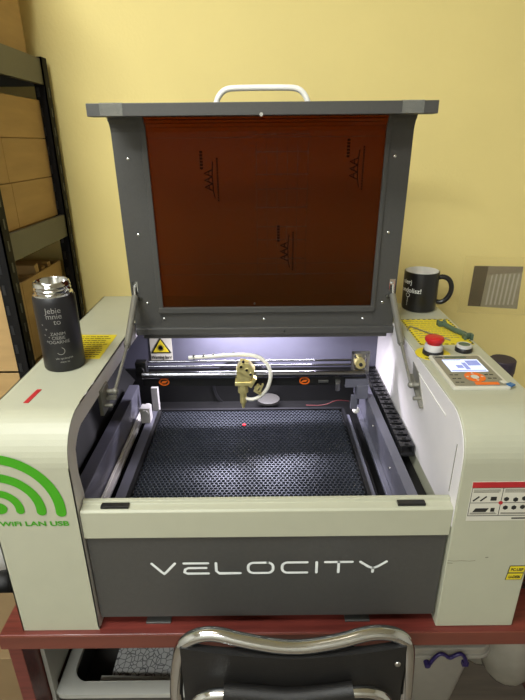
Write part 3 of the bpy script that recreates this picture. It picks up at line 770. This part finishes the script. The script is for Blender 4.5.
for k, (z0, z1, lb) in enumerate(((.6035, .6960, 'bottom box of the three stacked on the shelf beside the wall'), (.6970, .7840, 'middle cardboard box of the three stacked on the shelf beside the wall'), (.7850, .8680, 'top cardboard box of three stacked just under the upper shelf beam'))):
    c = carton(xb-.40, xb-.012*(2-k)*.0, .43-.01*k, .732, z0, z1, lb if 'cardboard' in lb else 'cardboard '+lb, G)
carton(xb-.36, xb-.004, .41, .70, .9535, 1.075, 'cardboard box on top of the shelving unit, lower of two', 'cardboard boxes on the top shelf')
carton(xb-.36, xb+.006, .41, .71, 1.076, 1.20, 'cardboard box on top of the shelving unit, upper of two', 'cardboard boxes on the top shelf')
ob = carton(xb-.36, xb-.008, .405, .705, .300, .4880, 'open cardboard box filled with folded sheets, behind the thermos', None, True, open_=True)
carton(xb-.36, xb-.004, .405, .705, .1335, .299, 'closed cardboard box under the open one, behind the thermos', None)
for k in range(7):
    y = .43+k*.036; q = MB().box(xb-.30, xb-.015, y, y+.020, .31, .480+.012*sin(k*2)+.004*k, Matrix.Rotation(.12, 3, 'X'))
    tag(q.build('folded_sheet', M['card_edge'] if k % 2 else M['card'], None, .002, base=(xb-.15, y, .31)), ['brown folded cardboard sheet standing in the open box, frontmost of the stack', 'pale folded sheet second from the front in the open box', 'brown folded sheet third from the front in the open box', 'pale folded sheet in the middle of the open box', 'brown folded sheet third from the back in the open box', 'pale folded sheet second from the back in the open box', 'brown folded sheet rearmost in the open box near the wall'][k], 'cardboard sheet', 'folded sheets in the open box')
# lower left things
cb = carton(-.92, -.535, .165, .345, -T, -.300, 'dull brown cardboard box on the floor to the left of the table', None, m=mat('dark_brown_cardboard', (128, 106, 72), .85, var=.08, scale=8))  # darker, browner cardboard than the shelf boxes
bg = MB()
for k in range(7): bg.sph((-.86+k*.05, .47+.012*sin(k*3), -.428+.008*cos(k*2)), .050, (1, .9, 1.45), 14)
bg = tag(bg.build('black_bag', M['vinyl'], None, smooth=True, base=(-.70, .47, -.505)), 'crumpled black bag behind the floor box under the shelves', 'bag')
MB_ = MB().box(-1.10, -.56, .58, .70, -.5065, -.07)
tag(MB_.build('white_carton', M['white'], None, .003, base=(-.8, .64, -.5065)), 'white carton standing on the lowest shelf behind the black bag', 'box')

# ================= STORAGE CRATE UNDER THE TABLE =================
cr = thing('storage_crate', 'pale grey plastic storage crate with rounded openings under the table, left of the chair', 'crate', (-.28, .22, -T))
def ring(outer, inner, z0, z1, mb):
    n = len(outer)
    for k in range(n):
        j = (k+1) % n; mb.prism([outer[k], outer[j], inner[j], inner[k]], z0, z1, 'z')
zr = -.235; q = MB()
ring(rrect(-.420, -.150, .042, .50, .012, 6), rrect(-.398, -.168, .068, .47, .035, 6), zr-.012, zr, q)
q.build('rim', M['crate'], cr, .001)
q = MB(); ring(rrect(-.416, -.154, .046, .496, .012, 6), rrect(-.412, -.158, .050, .492, .012, 6), -T+.002, zr-.012, q); q.box(-.414, -.156, .05, .49, -.36, -.355)
q.build('body', M['cratebody'], cr)
q = MB(); q.box(-.4305, -.4225, .046, .064, -T+.002, -.036); q.box(-.4305, -.4225, .38, .40, -T+.002, -.036)
q.box(-.4300, -.4270, .064, .38, -.235, -.044); q.box(-.4300, -.4230, .046, .40, -.044, -.036)
q.prism([(-.4225, -.10), (-.4225, -.085), (-.400, -.040), (-.408, -.040)], .050, .058, 'y')
q.box(-.4225, -.416, .05, .40, -.247, -.237)
q.build('stacking_frame', M['crate'], cr, .001)
# printed sheets in the crate
def sheet_mat():
    m = bpy.data.materials.new('patterned_sheet'); m.use_nodes = True; n = m.node_tree.nodes; l = m.node_tree.links; b = n['Principled BSDF']
    tc = n.new('ShaderNodeTexCoord'); v = n.new('ShaderNodeTexVoronoi'); v.feature = 'DISTANCE_TO_EDGE'; v.inputs['Scale'].default_value = 85; l.new(tc.outputs['Object'], v.inputs['Vector'])
    r = n.new('ShaderNodeValToRGB'); r.color_ramp.elements[0].position = .03; r.color_ramp.elements[1].position = .09
    r.color_ramp.elements[0].color = (.12, .12, .12, 1); r.color_ramp.elements[1].color = (.48, .48, .46, 1); l.new(v.outputs['Distance'], r.inputs[0]); l.new(r.outputs[0], b.inputs['Base Color']); b.inputs['Roughness'].default_value = .7
    return m
SM = sheet_mat()
tag(MB().box(-.335, -.172, .100, .40, -.354, -.285, Matrix.Rotation(.0, 3, 'X')).build('patterned_box', SM, None, .001, base=(-.26, .25, -.354)), 'pale grey patterned carton lying inside the storage crate', 'box')
tag(MB().box(-.350, -.170, .076, .097, -.352, -.262, Matrix.Rotation(-.03, 3, 'Z')).build('white_carton', M['crate'], None, .001, base=(-.26, .087, -.352)), 'narrow white carton standing in front of the patterned one in the crate', 'box')
# ================= STORAGE BIN =================
bn = thing('storage_bin', 'translucent white storage bin with a wavy purple handle under the table', 'storage bin', (.44, .42, -T))
def loft(mb, a, b, za, zb2):
    A = [mb.b.verts.new((x, y, za)) for x, y in a]; B = [mb.b.verts.new((x, y, zb2)) for x, y in b]; n = len(a)
    for k in range(n): mb.b.faces.new((A[k], A[(k+1) % n], B[(k+1) % n], B[k]))
    return A, B
q = MB(); A, _ = loft(q, rrect(.330, .545, .34, .60, .03), rrect(.315, .568, .315, .62, .03), -T+.002, -.500); q.b.faces.new(list(reversed(A)))
q.build('body', M['bin'], bn, smooth=True)
q = MB(); q.prism(rrect(.300, .602, .295, .635, .035), -.500, -.488, 'z'); q.prism(rrect(.303, .599, .298, .632, .035), -.488, -.462, 'z'); q.prism(rrect(.320, .570, .315, .615, .03), -.462, -.456, 'z')
q.build('bin_lid', M['bin'], bn, .003)
q = MB().tube([(.431, .288, -.507), (.433, .284, -.488), (.448, .284, -.462), (.464, .284, -.466), (.478, .284, -.482), (.492, .284, -.468), (.508, .284, -.462), (.522, .284, -.486), (.524, .288, -.507)], .0050, smooth=2)
q.cyl((.423, .294, -.506), (.423, .280, -.506), .008); q.box(.516, .532, .284, .294, -.514, -.500)
q.build('handle', M['purple'], bn, smooth=True)
wr = MB(); 
for k in range(5): wr.sph((.68+.03*sin(k*2), .36+k*.055, -.58+.05*cos(k)), .10, (.8, .8, 1.35), 16)
tag(wr.build('plastic_wrap', M['bag'], None, smooth=True, base=(.68, .48, -.74)), 'crumpled clear plastic wrap on the floor right of the storage bin', 'plastic wrap')

# ================= CHAIR =================
c = thing('folding_chair', 'chrome tube folding chair with black vinyl backrest pushed up to the table', 'chair', (.04, -.08, -T))
yc = -.080
MB().tube([(-.154, .03, -T+.008), (-.152, -.050, -.30), (-.149, -.078, -.060), (-.145, yc, -.01), (-.137, yc, .045), (-.128, yc, .072), (-.108, yc, .088), (-.080, yc, .0925), (-.035, yc-.006, .083), (.037, yc-.010, .0705), (.105, yc-.006, .079), (.150, yc, .0895), (.178, yc, .0905), (.200, yc, .082), (.212, yc, .066), (.216, yc, .040), (.219, yc, -.01), (.222, -.078, -.060), (.235, -.050, -.30), (.258, .05, -T+.008)], .0105, n=16, smooth=2).build('back_frame', M['chrome'], c, smooth=True)
q = MB(); N_ = 14
for k in range(N_):
    x0 = -.132+k*(.340/N_); x1 = x0+.340/N_
    def yy(x): return yc-.004-.010*(1-((x-.04)/.18)**2)
    def zt2(x): return .060-.010*(1-((x-.04)/.18)**2)+.004*abs((x-.04)/.18)
    a = [(x0, yy(x0)-.006, -.055), (x1, yy(x1)-.006, -.055), (x1, yy(x1)-.006, zt2(x1)+.012), (x0, yy(x0)-.006, zt2(x0)+.012)]
    b = [(x, y+.012, z) for x, y, z in a]
    A = [q.b.verts.new(v) for v in a]; B = [q.b.verts.new(v) for v in b]
    q.b.faces.new(A); q.b.faces.new(list(reversed(B)))
    for i in range(4):
        j = (i+1) % 4
        if (i == 1 and k < N_-1) or (i == 3 and k > 0): continue
        q.b.faces.new((A[i], B[i], B[j], A[j]))
q.build('backrest', M['vinyl'], c, smooth=True)
for x in (.196,): MB().sph((x, yc-.0145, .040), .005, (1, .5, 1)).build('rivet', M['steel'], c, smooth=True)
yr_ = -.112
MB().tube([(-.165, -.38, -T+.008), (-.140, -.18, -.30), (-.124, yr_-.01, -.075), (-.118, yr_, -.035), (-.108, yr_, -.010), (-.090, yr_, .002), (-.060, yr_, .004), (-.02, yr_, -.002), (.035, yr_-.003, -.006), (.09, yr_, -.002), (.130, yr_, .006), (.158, yr_, .005), (.176, yr_, -.008), (.186, yr_, -.032), (.192, yr_-.01, -.075), (.208, -.18, -.30), (.232, -.38, -T+.008)], .0085, n=14, smooth=2).build('rear_leg_frame', M['chrome'], c, smooth=True)
MB().tube([(-.068, yr_, .0070), (-.02, yr_, .0015), (.035, yr_-.003, -.0025), (.09, yr_, .0015), (.128, yr_, .0085)], .0125, n=18, smooth=2).build('padded_sleeve', M['vinyl'], c, smooth=True)
MB().prism(rrect(-.125, .200, -.06, .27, .05), -.325, -.290, 'z').build('seat', M['vinyl'], c, .006)
MB().cyl((-.165, -.045, -.335), (.235, -.045, -.335), .008).build('cross_bar', M['chrome'], c, smooth=True)
for x in (-.15, .22): MB().cyl((x, -.045, -.335), (x, -.175, -.335), .006).build('link_arm', M['chrome'], c)
for (x, y) in ((-.154, .03), (.258, .05), (-.165, -.38), (.232, -.38)):
    MB().cyl((x, y, -T), (x, y, -T+.02), .013).build('foot_cap', M['plastic_black'], c)
